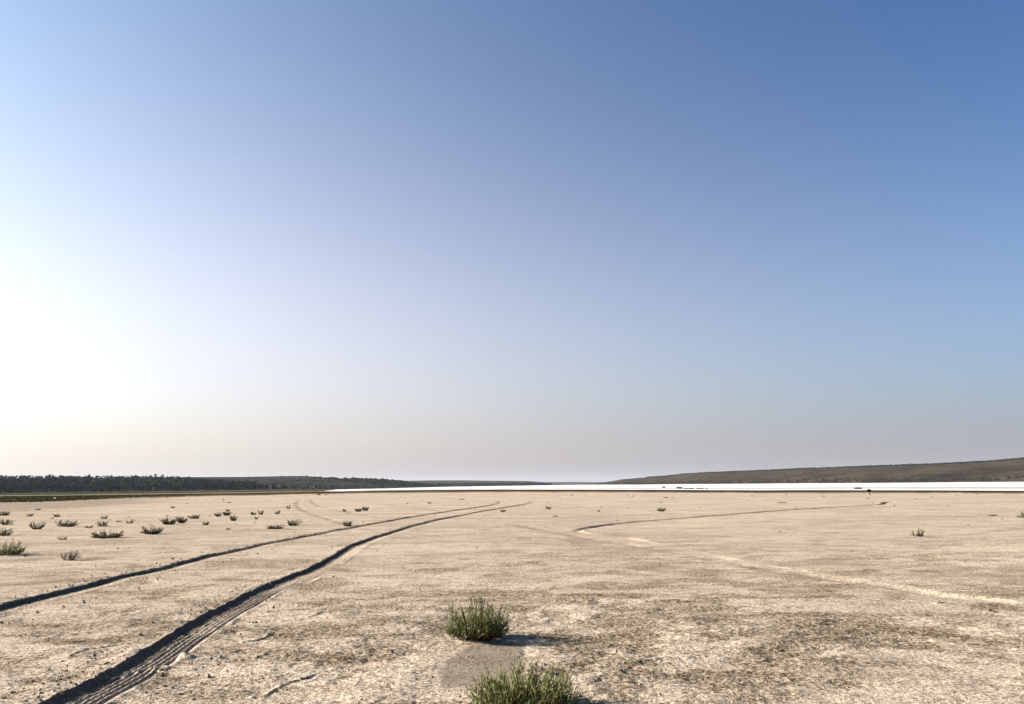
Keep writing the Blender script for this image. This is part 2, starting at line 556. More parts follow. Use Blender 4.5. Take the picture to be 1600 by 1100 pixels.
A_SAND, R_SAND = arc_table([(-400, 793), (-150, 789), (0, 784.8), (60, 783.5), (100, 782.3), (150, 780), (200, 777.8), (300, 775.8), (400, 774.2), (500, 772), (600, 770.5), (800, 769), (1000, 769.6), (1200, 770.4), (1400, 770.4), (1600, 771.3), (1900, 773)], 0.0)
A_CREST, R_CREST = arc_table([(-400, 779), (0, 775.5), (100, 774.5), (200, 773), (300, 771.6), (400, 770.3), (500, 768.3), (600, 766), (700, 765), (800, 764.7), (1000, 765.2), (1200, 766), (1400, 766), (1600, 766.9), (1900, 768)], 0.0)
A_SHORE, R_SHORE = arc_table([(-400, 773), (0, 769.5), (300, 765.7), (420, 764.3), (512, 765.3), (560, 764.2), (600, 763.5), (650, 762), (700, 760.8), (800, 759.2), (900, 757.6), (1000, 757.3), (1100, 756.2), (1250, 755), (1350, 754.3), (1500, 752.8), (1600, 752), (1900, 750)], LOW)


def interp_r(az, A, R):
    return 1.0 / np.interp(az, A, 1.0 / R)


def build_ground():
    ang = [np.arange(-0.67, 0.67, 0.00158)]
    full = np.concatenate([np.linspace(-math.pi, -0.68, 70)[:-1], ang[0], np.linspace(0.675, math.pi, 70)[:-1]])
    rings = [0.25, 0.8, 1.6, 2.2, 2.6]
    r = 2.85
    while r < 16000:
        rings.append(r)
        if r < 62: d = min(max((0.25 + 0.15 * float(np.clip((r - 7) / 4, 0, 1))) * r * r / 796.0, 0.0075), 0.17)
        elif r < 135: d = 0.16 + (r - 62) * 0.012
        elif r < 300: d = 6.0
        else: d = max(6.0, 0.13 * r * r / (796 * 5))
        r += min(d, 900)
    R = np.array(rings)
    na, nr = len(full), len(R)
    AZ, RR = np.meshgrid(full, R)
    AZ = AZ.ravel(); RR = RR.ravel()
    X = np.sin(AZ) * RR; Y = np.cos(AZ) * RR
    step = np.maximum(RR * 0.00158, np.interp(RR, R, np.gradient(R)))
    Z = np.zeros_like(X)
    near = RR < 140

    def fade(wl):            # drop relief the grid cannot carry
        return np.clip(wl / (step * 2.5) - 1.0, 0, 1)

    nx, ny = X[near], Y[near]
    fd = lambda wl: fade(wl)[near]
    wx = nx + 0.35 * fbm(nx * 0.9, ny * 0.9, 2); wy = ny + 0.35 * fbm(nx * 0.9 + 40, ny * 0.9, 2)
    # crusted patches: swirling bands a metre or so long
    pm = fbm(wx * 1.9, wy * 2.6 + 5, 4, 0.62)
    pm2 = fbm(nx * 0.28 + 11, ny * 0.34, 3)
    crust = sstep(-0.25, 0.40, pm + 0.22 * pm2)
    crust *= np.interp(RR[near], [0, 6, 10, 17, 40], [1.0, 1.0, 0.72, 0.34, 0.08])
    z = 0.020 * fbm(nx * 0.16, ny * 0.16, 2)
    z += 0.016 * fbm(wx * 0.8, wy * 1.1, 2) * fd(0.6)
    ZL = np.zeros_like(Z); ZL[near] = z
    z += 0.008 * fbm(wx * 2.6, wy * 4.2, 3, 0.6) * fd(0.25)
    z += (0.004 + 0.005 * crust) * fbm(nx * 11, ny * 11, 2, 0.6) * fd(0.08)
    z += (0.0035 + 0.0055 * crust) * fbm(nx * 31 + 7, ny * 31, 2, 0.7) * fd(0.03)
    # thin lifted sheets of crust that end in little scarps
    sc = fbm(wx * 1.5 + 30, wy * 2.6, 5, 0.62)
    pr = sstep(0.0, 0.35, fbm(nx * 0.4 + 60, ny * 0.5, 3) + 0.1)
    for th in (-0.22, -0.05, 0.10, 0.24):
        z += 0.0042 * pr * sstep(th - 0.014, th + 0.014, sc) * fd(0.08)
    Z[near] = z
    C = np.zeros((len(X), 3), dtype=np.float32)
    C[near, 0] = crust
    C[near, 2] = sstep(0.10, 0.5, fbm(nx * 0.09 + 3, ny * 0.05 + 8, 3))

    # ---- main wheel ruts
    for poly, kind in ((RUT_RIGHT, 0), (RUT_LEFT, 1)):
        k, u, al = line_field(X, Y, poly, 0.95)
        x, y = X[k], Y[k]
        rr = RR[k]
        edge = 0.009 * fbm(x * 1.6, y * 1.6, 2, 0.5) + 0.011 * fbm(x * 13, y * 13, 3, 0.7)
        endd = np.interp(al, [0.0, 0.80, 0.87, 1.0], [1.0, 1.0, 0.45, 0.0])
        grit = fbm(x * 24, y * 24, 2, 0.6)
        floor_l = -0.100 + edge
        wall = 0.032
        D = (0.030 + 0.006 * fbm(x * 0.6, y * 0.6, 2)) * endd
        fl = -D * (1 - 0.75 * sstep(-0.03, 0.15, u))           # floor rises to the right, under the tread
        prof = np.where(u < -0.03, -D * sstep(floor_l - wall, floor_l + wall * 0.4, u), fl)
        prof = prof * (1 - sstep(0.145, 0.20, u)) + 0.005 * grit * ((u > floor_l - wall) & (u < 0.0))
        rim = 0.007 * np.exp(-((u - (floor_l - 0.07)) / 0.05) ** 2) * (0.6 + 1.6 * fbm(x * 8, y * 8, 3)) * endd
        rimr = 0.006 * np.exp(-((u - 0.20) / 0.025) ** 2) * endd * (1 + fbm(x * 9, y * 9, 2))
        tread = 0.0095 * np.sin(2 * math.pi * (u + 0.020) / 0.047) * sstep(-0.05, -0.02, u) * (1 - sstep(0.155, 0.175, u))
        chev = 0.92 + 0.12 * np.sin(2 * math.pi * (y * 13.0 + np.abs(u - 0.1) * 9)) + 0.12 * grit
        tread = tread * chev * np.clip(1.0 + 0.5 * fbm(x * 0.8 + 9, y * 0.8, 2), 0.5, 1.2) * (step[k] < 0.06)
        sm = 0.8 * sstep(-0.19, -0.14, u) * (1 - sstep(0.16, 0.24, u))
        Z[k] = Z[k] * (1 - sm) + ZL[k] * sm + prof + np.maximum(rim, 0) + rimr + tread * endd
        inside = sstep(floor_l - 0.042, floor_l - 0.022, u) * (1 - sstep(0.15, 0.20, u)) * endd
        C[k, 1] = np.maximum(C[k, 1], inside * (0.90 - 0.74 * sstep(-0.045, 0.0, u)))  # dark mud colour that also paints shade on the rut's left wall and floor
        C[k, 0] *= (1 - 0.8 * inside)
    # ---- shallow looped track on the right
    k, u, al = line_field(X, Y, RUT_LOOP, 0.6)
    x, y = X[k], Y[k]
    edge = 0.03 * fbm(x * 3, y * 3, 3)
    n = fbm(x * 1.1, y * 1.1, 2)
    # travelled from far right to near right: left of travel is the far/outer side
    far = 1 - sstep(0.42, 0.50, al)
    dep = 0.062 * far + 0.022 * (1 - far) * np.clip(0.6 + 1.6 * n, 0, 1.3)
    Z[k] += -dep * np.exp(-((u - edge) / 0.10) ** 4)
    # thrown-up lip that faces the sun on the near leg
    Z[k] += (1 - far) * 0.0105 * np.clip(0.8 + 0.9 * n, 0.45, 1.15) * np.interp(al, [0.42, 0.5, 0.75, 0.9, 1], [2.2, 2.2, 1.0, 0.38, 0.32]) * np.exp(-((u + 0.10 - edge * 0.7) / (0.010 + 0.0016 * RR[k])) ** 2)
    Z[k] += far * 0.010 * np.exp(-((u - 0.17 - edge) / 0.06) ** 2) * sstep(0.0, 0.06, al)
    C[k, 0] *= 1 - 0.9 * np.exp(-(u / 0.2) ** 2)
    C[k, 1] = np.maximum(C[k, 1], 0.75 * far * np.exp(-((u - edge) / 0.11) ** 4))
    # ---- faint old tracks
    for poly in FAINT:
        k, u, al = line_field(X, Y, poly, 0.5)
        x, y = X[k], Y[k]
        e = np.clip(al / 0.08, 0, 1) * np.clip((1 - al) / 0.25, 0, 1)
        g = np.exp(-((u - 0.03 * fbm(x * 2, y * 2, 2)) / 0.13) ** 4)
        q = e * np.clip(0.7 + fbm(x * 1.3, y * 1.3, 2), 0, 1)
        Z[k] -= 0.022 * g * q
        C[k, 1] = np.maximum(C[k, 1], 0.42 * g * q)
    # ---- lifted crust edges
    for poly in LEDGES:
        k, u, al = line_field(X, Y, poly, 0.4)
        x, y = X[k], Y[k]
        e = np.clip(al / 0.1, 0, 1) * np.clip((1 - al) / 0.1, 0, 1)
        u2 = u + 0.008 * fbm(x * 20, y * 20, 2)
        Z[k] += 0.009 * e * np.where(u2 < 0, np.exp(u2 / 0.05), 0)
        C[k, 0] *= 1 - 0.7 * e * np.exp(-(u2 / 0.04) ** 2)
    for (px, py, rad, h) in MOUNDS:
        p = at(px, py)
        k = np.where((np.abs(X - p.x) < rad * 4) & (np.abs(Y - p.y) < rad * 4))[0]
        d2 = (X[k] - p.x) ** 2 + (Y[k] - p.y) ** 2
        Z[k] += h * np.exp(-(d2 / rad ** 2) ** 1.4) * (1 + 0.8 * fbm(X[k] * 25, Y[k] * 25, 2))
    # ---- smooth damp patch between the two large bushes
    c = at(757, 1034)
    k = np.where((np.abs(X - c.x) < 0.7) & (np.abs(Y - c.y) < 1.4))[0]
    ex = (X[k] - c.x - 0.10 * (Y[k] - c.y)) / 0.225; ey = (Y[k] - c.y) / 0.56
    d = (np.abs(ex) ** 3 + np.abs(ey) ** 3) ** (1 / 3) + 0.16 * fbm(X[k] * 9, Y[k] * 9, 3)
    g = 1 - sstep(0.86, 1.06, d)
    g2 = 0.9 * (1 - sstep(0.75, 1.7, d))
    Z[k] = Z[k] * (1 - g2) + ZL[k] * g2 - 0.002 * g + 0.003 * g * fbm(X[k] * 5, Y[k] * 9, 3)
    C[k, 1] = np.maximum(C[k, 1], 0.62 * g); C[k, 0] *= 1 - g
    # soft hummock round the feet of the bushes
    for (px, py, rad, h) in ((748, 1000, 0.20, 0.012), (820, 1108, 0.28, 0.015)):
        p = at(px, py)
        k = np.where((np.abs(X - p.x) < 1) & (np.abs(Y - p.y) < 1))[0]
        Z[k] += h * np.exp(-((X[k] - p.x) ** 2 + (Y[k] - p.y) ** 2) / rad ** 2)

    # ---- shore: the plain ends at a low crest and drops to the lake bed
    wob = 1 + 0.02 * fbm(AZ * 26, RR * 0.02, 4, 0.6)
    rs = interp_r(AZ, A_SAND, R_SAND) * (1 + 0.05 * fbm(AZ * 60, AZ * 3 + RR * 0.05, 4, 0.65))
    rc = np.maximum(interp_r(AZ, A_CREST, R_CREST), rs * 1.02)
    rsh = interp_r(AZ, A_SHORE, R_SHORE) * wob
    drop = sstep(0, 1, (RR - rc) / 55.0)
    Z = Z * (1 - drop) + LOW * drop
    t = np.clip((RR - rs) / np.maximum(rc - rs, 1), 0, 1)
    zone = np.zeros(len(X), dtype=np.int8)
    zone[RR > rs] = 1
    gx = np.array([az_of(120), az_of(330)])
    grass = 1 - sstep(gx[0], gx[1], AZ)
    k = zone == 1
    C[k, 0] = 0; C[k, 1] = grass[k]; C[k, 2] = t[k]
    low = RR > rc + 40
    azs = az_of(515) + 0.02 * (fbm(RR * 0.012, RR * 0.0, 3)) - 0.05 * sstep(700, 1100, RR) * 0
    zone[low] = np.where(AZ[low] > azs[low], 3, 2)
    far_ = low & (RR > rsh)
    zone[far_] = 2
    C[low, 0] = 0; C[low, 1] = 0; C[low, 2] = 0
    s = zone == 3
    tt = (1 / RR[s] - 1 / rsh[s]) / np.maximum(1 / (rc[s] * 5) - 1 / rsh[s], 1e-6)
    C[s, 2] = np.clip(0.15 + 0.65 * np.exp(-((tt - 0.70) / 0.13) ** 2), 0, 1)
    C[far_, 2] = 0.7
    m2 = (zone == 2) & low & ~far_
    tt = (1 / RR[m2] - 1 / rsh[m2]) / np.maximum(1 / (rc[m2] * 5) - 1 / rsh[m2], 1e-6)
    tt = tt + 0.06 * fbm(AZ[m2] * 30, tt * 3, 3)
    C[m2, 2] = np.clip(np.exp(-((tt - 0.55) / 0.16) ** 2) * 0.95 + 0.9 * np.exp(-((tt - 1.05) / 0.08) ** 2), 0, 1)
    C[m2, 1] = np.exp(-((tt - 0.86) / 0.08) ** 2)
    # browner sand below the grass strip
    wl = 1 - sstep(az_of(150), az_of(330), AZ)
    k = (zone == 0) & (RR < 140)
    C[k, 1] = np.maximum(C[k, 1], (0.42 * wl * sstep(0.55, 0.66, RR / rs + 0.05 * fbm(X * 0.25, Y * 0.12, 3)))[k])

    V = np.stack([X, Y, Z], 1)
    i = np.arange(nr - 1)[:, None] * na
    j = np.arange(na)[None, :]
    j2 = (j + 1) % na
    Q = np.stack([i + j, i + j2, i + na + j2, i + na + j], -1).reshape(-1, 4)[:, ::-1]
    zf = zone[Q].max(1)
    # close the disc
    names = {0: ('ground', M_SAND), 1: ('mud_shore', M_MUD), 2: ('meadow', M_LOW), 3: ('salt_flat', M_SALT)}
    for zi, (nm, mt) in names.items():
        q = Q[zf == zi]
        used = np.unique(q)
        remap = np.full(len(V), -1, dtype=np.int64); remap[used] = np.arange(len(used))
        vv = V[used]; cc = C[used]; qq = remap[q]
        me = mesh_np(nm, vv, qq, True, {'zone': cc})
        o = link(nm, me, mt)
        tag(o, kind='structure')
    return (X, Y, Z, full, R, na)


GX, GY, GZ, G_ANG, G_R, G_NA = build_ground()


def ground_z(x, y):
    a = math.atan2(x, y); r = math.hypot(x, y)
    j = int(np.clip(np.searchsorted(G_ANG, a), 0, G_NA - 1)); i = int(np.clip(np.searchsorted(G_R, r), 0, len(G_R) - 1))
    return float(GZ[i * G_NA + j])


# ------------------------------------------------------------------ hills


class Hill:
    """slope from a foot line up to a skyline and back over the top; all in world metres"""
    def __init__(s, name, foot, sky, mat, prof=1.0, gully=0.0, gl=60.0, back=600.0, seed=0, rows=26, crest=0.62):
        s.px = np.arange(min(q[0] for q in sky), max(q[0] for q in sky) + 0.1, 2.0)
        s.az = np.array([az_of(p) for p in s.px])
        fr = np.interp(s.px, [q[0] for q in foot], [q[1] for q in foot])
        cr = np.interp(s.px, [q[0] for q in sky], [q[2] for q in sky])
        zc = []
        for p, q in zip(s.px, np.interp(s.px, [q[0] for q in sky], [q[1] for q in sky])):
            d = ray(p, q); zc.append(CAM_H + d.z / math.hypot(d.x, d.y))
        sl = np.array([(z - CAM_H) for z in zc])
        s.zc = CAM_H + sl * cr
        s.fr, s.cr, s.prof, s.gully, s.gl, s.seed = fr, cr, prof, gully, gl, seed
        ts = np.concatenate([np.linspace(-0.03, 1, rows), 1 + np.array([0.12, 0.4, 1.0])])
        Vs = []; Gs = []
        for t in ts:
            if t <= 1:
                Vs.append(s.pt(s.px, t)); Gs.append(s.g * math.sin(math.pi * min(max(t, 0), 1)) ** 0.5 if s.gully else np.zeros(len(s.px)))
            else:
                q = t - 1
                rr = s.cr + back * q
                z = s.zc + (s.zc - LOW) * (-0.35 * q) - 0.5; Gs.append(np.zeros(len(s.px)))
                Vs.append(np.stack([np.sin(s.az) * rr, np.cos(s.az) * rr, z], 1))
        V = np.concatenate(Vs)
        n = len(s.px); m = len(ts)
        i = np.arange(m - 1)[:, None] * n; j = np.arange(n - 1)[None, :]
        Q = np.stack([i + j, i + j + 1, i + n + j + 1, i + n + j], -1).reshape(-1, 4)
        s.obj = tag(link(name, mesh_np(name, V, Q, True, {'zone': np.stack([np.concatenate(Gs)] * 3, 1)}), mat), kind='structure')

    def pt(s, px, t):
        az = np.interp(px, s.px, s.az); fr = np.interp(px, s.px, s.fr); cr = np.interp(px, s.px, s.cr); zc = np.interp(px, s.px, s.zc)
        t0 = np.clip(t, 0, 1)
        rr = fr + (cr - fr) * t
        h = (zc - LOW)
        z = LOW + h * (t0 ** s.prof) - (1.5 if t < 0 else 0)
        if s.gully:
            arc = az * cr
            w = arc - 1.3 * (rr - fr) + 40 * fbm(arc / 200.0, rr / 200.0, 2)
            g = fbm(w / s.gl + s.seed, rr / 500.0 + s.seed, 2, 0.45)
            s.g = np.clip(1.0 - np.abs(g) * 4.0, 0, 1)
            g = np.minimum(np.abs(g) * 1.8 - 0.35, 0.06)
            z = z + s.gully * h * g * np.sin(math.pi * min(max(t, 0), 1)) ** 0.8
        return np.stack([np.sin(az) * rr, np.cos(az) * rr, z], 1)

    def p(s, px, t):
        v = s.pt(np.array([float(px)]), t)[0]
        return (float(v[0]), float(v[1]), float(v[2]))


def shore_r(px):
    return float(interp_r(az_of(px), A_SHORE, R_SHORE))


H_FAR = Hill('far_hills', [(780, 5200), (1100, 5200)], [(780, 754, 8200), (840, 753.2, 8200), (900, 753.0, 8200), (960, 753.6, 8200), (1100, 755, 8200)], M_HILL_F, back=1500, seed=3)
H_C = Hill('low_hills', [(520, 1500), (620, 1900), (700, 2300), (870, 2500)], [(520, 753, 3000), (600, 751.6, 3400), (640, 751, 3500), (665, 750.6, 3500), (720, 750.4, 3600), (760, 751, 3700), (825, 751.6, 3800), (840, 752.6, 3800), (850, 754.4, 3800), (870, 757, 3800)], M_HILL_F, gully=0.12, gl=150, seed=5)
H_B = Hill('wooded_hill', [(430, 1180), (520, 1250), (620, 1480), (710, 1800)], [(430, 745, 1900), (490, 746, 1950), (520, 747.2, 2000), (560, 747.8, 2050), (600, 749, 2100), (625, 751.5, 2150), (650, 754.5, 2200), (690, 759, 2250), (710, 761, 2300)], M_HILL_W, gully=0.10, gl=120, seed=8)
H_A = Hill('scrub_hill', [(-420, 880), (0, 960), (300, 1040), (420, 1090), (512, 1120), (640, 1300)], [(-420, 750, 1250), (0, 747.5, 1320), (150, 747.0, 1400), (260, 746.0, 1480), (300, 745.4, 1500), (380, 745.2, 1500), (400, 744.8, 1480), (440, 744.0, 1480), (478, 743.6, 1480), (492, 746, 1470), (512, 749, 1460), (540, 752, 1450), (580, 757, 1440), (620, 761, 1430), (640, 762.4, 1420)], M_HILL_L, gully=0.10, gl=80, seed=2)
H_R = Hill('dry_bluff', [(930, 2150), (1000, 2150), (1100, 1790), (1250, 1700), (1350, 1560), (1500, 1580), (1600, 1560), (1950, 1450)],
           [(930, 755, 3600), (948, 753, 3600), (958, 751.4, 3500), (975, 748.5, 3400), (1000, 746.5, 3300), (1040, 744.2, 3100), (1070, 741, 3000), (1100, 739.2, 2850), (1160, 736.8, 2600), (1200, 735.6, 2500), (1250, 732.8, 2400), (1300, 731, 2350), (1400, 727.8, 2250), (1480, 724.8, 2200), (1550, 721.3, 2150), (1600, 717, 2100), (1950, 702, 1950)], M_HILL_R, prof=0.62, gully=0.42, gl=95, back=900, seed=21, rows=60)

# ------------------------------------------------------------------ wood on the left shore


def tree_mesh(seed, h=8.0, w=6.5):
    rng = random.Random(seed)
    a = Acc()
    a.tube([(0, 0, -0.6), (0.1, 0, h * 0.3), (0.05, 0.1, h * 0.6)], [0.22, 0.17, 0.08], 5)
    lobes = []
    for i in range(7):
        an = rng.uniform(0, 6.28); q = rng.uniform(0.1, 0.6) * w / 2
        lobes.append((q * math.cos(an), q * math.sin(an), h * rng.uniform(0.2, 0.78), rng.uniform(0.24, 0.42) * w * 0.62))
    for l in lobes:
        a.tube([(0, 0, h * 0.28), (l[0] * .6, l[1] * .6, l[2] * .8), l[:3]], [0.1, 0.07, 0.04], 3)
    for i in range(260):
        l = rng.choice(lobes)
        d = Vector((rng.gauss(0, 1), rng.gauss(0, 1), rng.gauss(0, 0.85))).normalized()
        q = l[3] * rng.uniform(0.55, 1.05)
        c = (l[0] + d.x * q, l[1] + d.y * q, max(0.3, l[2] + d.z * q))
        n = (d + Vector((rng.uniform(-.35, .35), rng.uniform(-.35, .35), rng.uniform(0.0, .6)))).normalized()
        e1 = n.orthogonal().normalized(); e2 = n.cross(e1)
        s = rng.uniform(0.22, 0.55)
        a.quad(c, e1 * s, e2 * s * rng.uniform(0.6, 1.1))
    return a.mesh('tree', False)


TREES = [tree_mesh(100 + i, 8 + (i % 3) * 0.8, 5.6 + (i % 4) * 0.7) for i in range(8)]
rng = random.Random(5)


def put_tree(hill, px, t, sc, label, group=None, sx=1.0):
    x, y, z = hill.p(px, t)
    me = TREES[rng.randrange(len(TREES))]
    o = link('broadleaf_tree', me, M_TREE)
    o.location = (x, y, z - 0.2)
    o.rotation_euler = (0, 0, rng.uniform(0, 6.28))
    o.scale = (sc * sx, sc * sx, sc)
    tag(o, label, 'tree', group)
    return o


WOOD_T = lambda px: np.interp(px, [-120, 0, 230, 290, 330, 380, 440, 515], [1.0, 1.0, 0.98, 0.80, 0.55, 0.42, 0.2, 0.08])
for i in range(120):                     # front edge of the wood
    px = -90 + 600 * (i + rng.uniform(-0.4, 0.4)) / 119.0
    s = np.interp(px, [0, 380, 460, 510], [1.0, 0.95, 0.75, 0.5]) * rng.uniform(0.75, 1.2)
    if px > 475 and rng.random() < 0.45: continue
    put_tree(H_A, px, rng.uniform(0.0, 0.05), s, 'dark green tree in the front edge of the wood along the left shore', 'trees in the front edge of the wood', 1.15)
for i in range(150):                     # trees seen over the front row
    px = -90 + 480 * (i + rng.uniform(-0.5, 0.5)) / 149.0
    tm = float(WOOD_T(px))
    put_tree(H_A, px, tm * rng.uniform(0.25, 1.0), rng.uniform(0.6, 0.95) * float(np.interp(px, [230, 400], [0.62, 0.9])), 'dark green tree rising behind the front edge of the wood on left', 'trees behind the front edge of the wood', 1.2)
put_tree(H_A, 76, 0.97, 0.95, 'round-crowned tree poking above the skyline of the wood, leftmost of three tall ones', 'tall trees on the skyline', 1.2)
put_tree(H_A, 94, 0.97, 0.75, 'low spreading tree just right of the leftmost tall one on the skyline', None, 1.3)
put_tree(H_A, 138, 0.97, 0.95, 'round-crowned tree poking above the skyline of the wood, middle of three tall ones', 'tall trees on the skyline', 1.2)
put_tree(H_A, 242, 0.97, 0.95, 'round-crowned tree poking above the skyline of the wood, rightmost of three tall ones', 'tall trees on the skyline', 1.1)
put_tree(H_A, 479, 0.98, 0.38, 'lone tree on the highest point of the scrub hill', None, 1.2)

# the inside of the wood, too dense to count: one mass of leaf clumps
a = Acc()
rng = random.Random(11)
for i in range(9000):
    px = rng.uniform(-200, 400)
    t = rng.uniform(0.0, 1.0) ** 0.9 * float(WOOD_T(px))
    x, y, z = H_A.p(px, t)
    h = rng.uniform(0.2, 4.2) if t > 0.03 else rng.uniform(0.2, 4.5)
    n = Vector((rng.gauss(0, 1), rng.gauss(0, 1), rng.gauss(0.4, 1))).normalized()
    e1 = n.orthogonal().normalized(); e2 = n.cross(e1); s = rng.uniform(0.7, 1.7)
    a.quad((x, y, z + h), e1 * s, e2 * s * 0.8)
tag(link('woodland', a.mesh('woodland', False), M_TREE), 'dense dark undergrowth and leaf mass filling the wood on the left shore', 'woodland', kind='stuff')


def scrub(name, hill, n, pxr, tf, size, label, seed, mat=M_SCRUB, flat=0.6):
    a = Acc(); rng = random.Random(seed)
    for i in range(n):
        px = rng.uniform(*pxr); t = tf(px, rng)
        if t is None: continue
        x, y, z = hill.p(px, t)
        s = rng.uniform(*size)
        a.lump((x, y, z + s * 0.25), s * rng.uniform(0.8, 1.5), s * rng.uniform(0.8, 1.5), s * flat, rng, 6, 4, 0.35)
    return tag(link(name, a.mesh(name, False), mat), label, 'scrub', kind='stuff')


scrub('hill_scrub', H_A, 420, (280, 600), lambda px, r: (lambda t: t if (px > 385 or t < 0.62) else None)(r.random() ** 2.2), (0.6, 1.6), 'dark bushes dotted over the grey scrub hill beyond the wood', 3)
scrub('ridge_scrub', H_R, 2600, (1010, 1900), lambda px, r: 1.0 - abs(r.gauss(0, 0.03)) - max(0.0, 0.06 * (1.0 if 1230 < px < 1360 else 0.5) * r.random()), (2.2, 4.6), 'dark line of bushes and trees along the ridge of the right bluff', 4, flat=0.55)
scrub('bluff_foot_scrub', H_R, 700, (960, 1900), lambda px, r: abs(r.gauss(0, 0.03)) + 0.004, (0.9, 2.6), 'dark scrub along the foot of the right bluff behind the salt', 6, flat=0.6)
scrub('wooded_hill_scrub', H_B, 900, (440, 690), lambda px, r: r.random() ** 0.7, (1.4, 3.4), 'dark tree canopy covering the blue-grey hill left of centre', 9, M_TREE, flat=0.8)
scrub('far_shore_scrub', H_C, 450, (560, 860), lambda px, r: abs(r.gauss(0, 0.12)), (3.0, 8.0), 'dark scrub along the foot of the low hills behind the salt', 12, flat=0.5)

# ------------------------------------------------------------------ small building and stone, far left
hx, hy, hz_ = H_A.p(253, 0.86)
hut = bpy.data.objects.new('hut', None); COL.objects.link(hut); hut.location = (hx, hy, hz_ + 4.0)
hut.rotation_euler = (0, 0, 0.3)
tag(hut, 'tiny white hut showing between tree tops on the wooded slope', 'hut')
a = Acc()
wv = [(-1.5, -1.2, -5), (1.5, -1.2, -5), (1.5, 1.2, -5), (-1.5, 1.2, -5), (-1.5, -1.2, 2.0), (1.5, -1.2, 2.0), (1.5, 1.2, 2.0), (-1.5, 1.2, 2.0), (-1.5, 0, 2.8), (1.5, 0, 2.8)]
a.v = wv; a.f = [(0, 1, 5, 4), (1, 2, 6, 9, 5), (2, 3, 7, 6), (3, 0, 4, 8, 7)]
link('wall', a.mesh('wall', False), M_WALLW, hut)
a = Acc()
for s in (-1, 1):
    b = len(a.v)
    a.v += [(-1.7, 0, 2.85), (1.7, 0, 2.85), (1.7, s * 1.5, 1.9), (-1.7, s * 1.5, 1.9), (-1.7, 0, 2.97), (1.7, 0, 2.97), (1.7, s * 1.5, 2.02), (-1.7, s * 1.5, 2.02)]
    a.f += [(b, b + 1, b + 2, b + 3), (b + 4, b + 5, b + 6, b + 7), (b + 2, b + 3, b + 7, b + 6), (b, b + 3, b + 7, b + 4), (b + 1, b + 2, b + 6, b + 5)]
link('roof', a.mesh('roof', False), M_ROOF, hut)

a = Acc(); a.lump((0, 0, 0.04), 0.10, 0.08, 0.06, random.Random(2), 9, 6, 0.15)
o = link('white_stone', a.mesh('white_stone'), M_PALE); p = at(86, 779); o.location = (p.x, p.y, ground_z(p.x, p.y))
tag(o, 'small white stone lying on the olive grass strip at far left', 'stone')

# grass strip on the left shore
a = Acc(); rng = random.Random(31)
for i in range(9000):
    px = rng.uniform(-260, 330)
    if px > 120 and rng.random() < (px - 120) / 230: continue
    az = az_of(px); r0 = float(interp_r(az, A_SAND, R_SAND)); r1 = float(interp_r(az, A_CREST, R_CREST))
    rr = r0 + (r1 - r0) * rng.uniform(-0.02, 1.0) ** 1.0 if rng.random() < 0.9 else r0 * rng.uniform(0.95, 1.02)
    x, y = math.sin(az) * rr, math.cos(az) * rr
    h = rng.uniform(0.04, 0.11); an = rng.uniform(0, 6.28); w = rng.uniform(0.02, 0.06)
    b = len(a.v); dx, dy = math.cos(an) * w, math.sin(an) * w; z = ground_z(x, y)
    a.v += [(x - dx, y - dy, z), (x + dx, y + dy, z), (x + rng.uniform(-.05, .05), y + rng.uniform(-.05, .05), z + h)]
    a.f.append((b, b + 1, b + 2))
tag(link('shore_grass', a.mesh('shore_grass', False), M_GRASS), 'short olive grass growing along the shore strip at far left', 'grass', kind='stuff')

# ------------------------------------------------------------------ plants


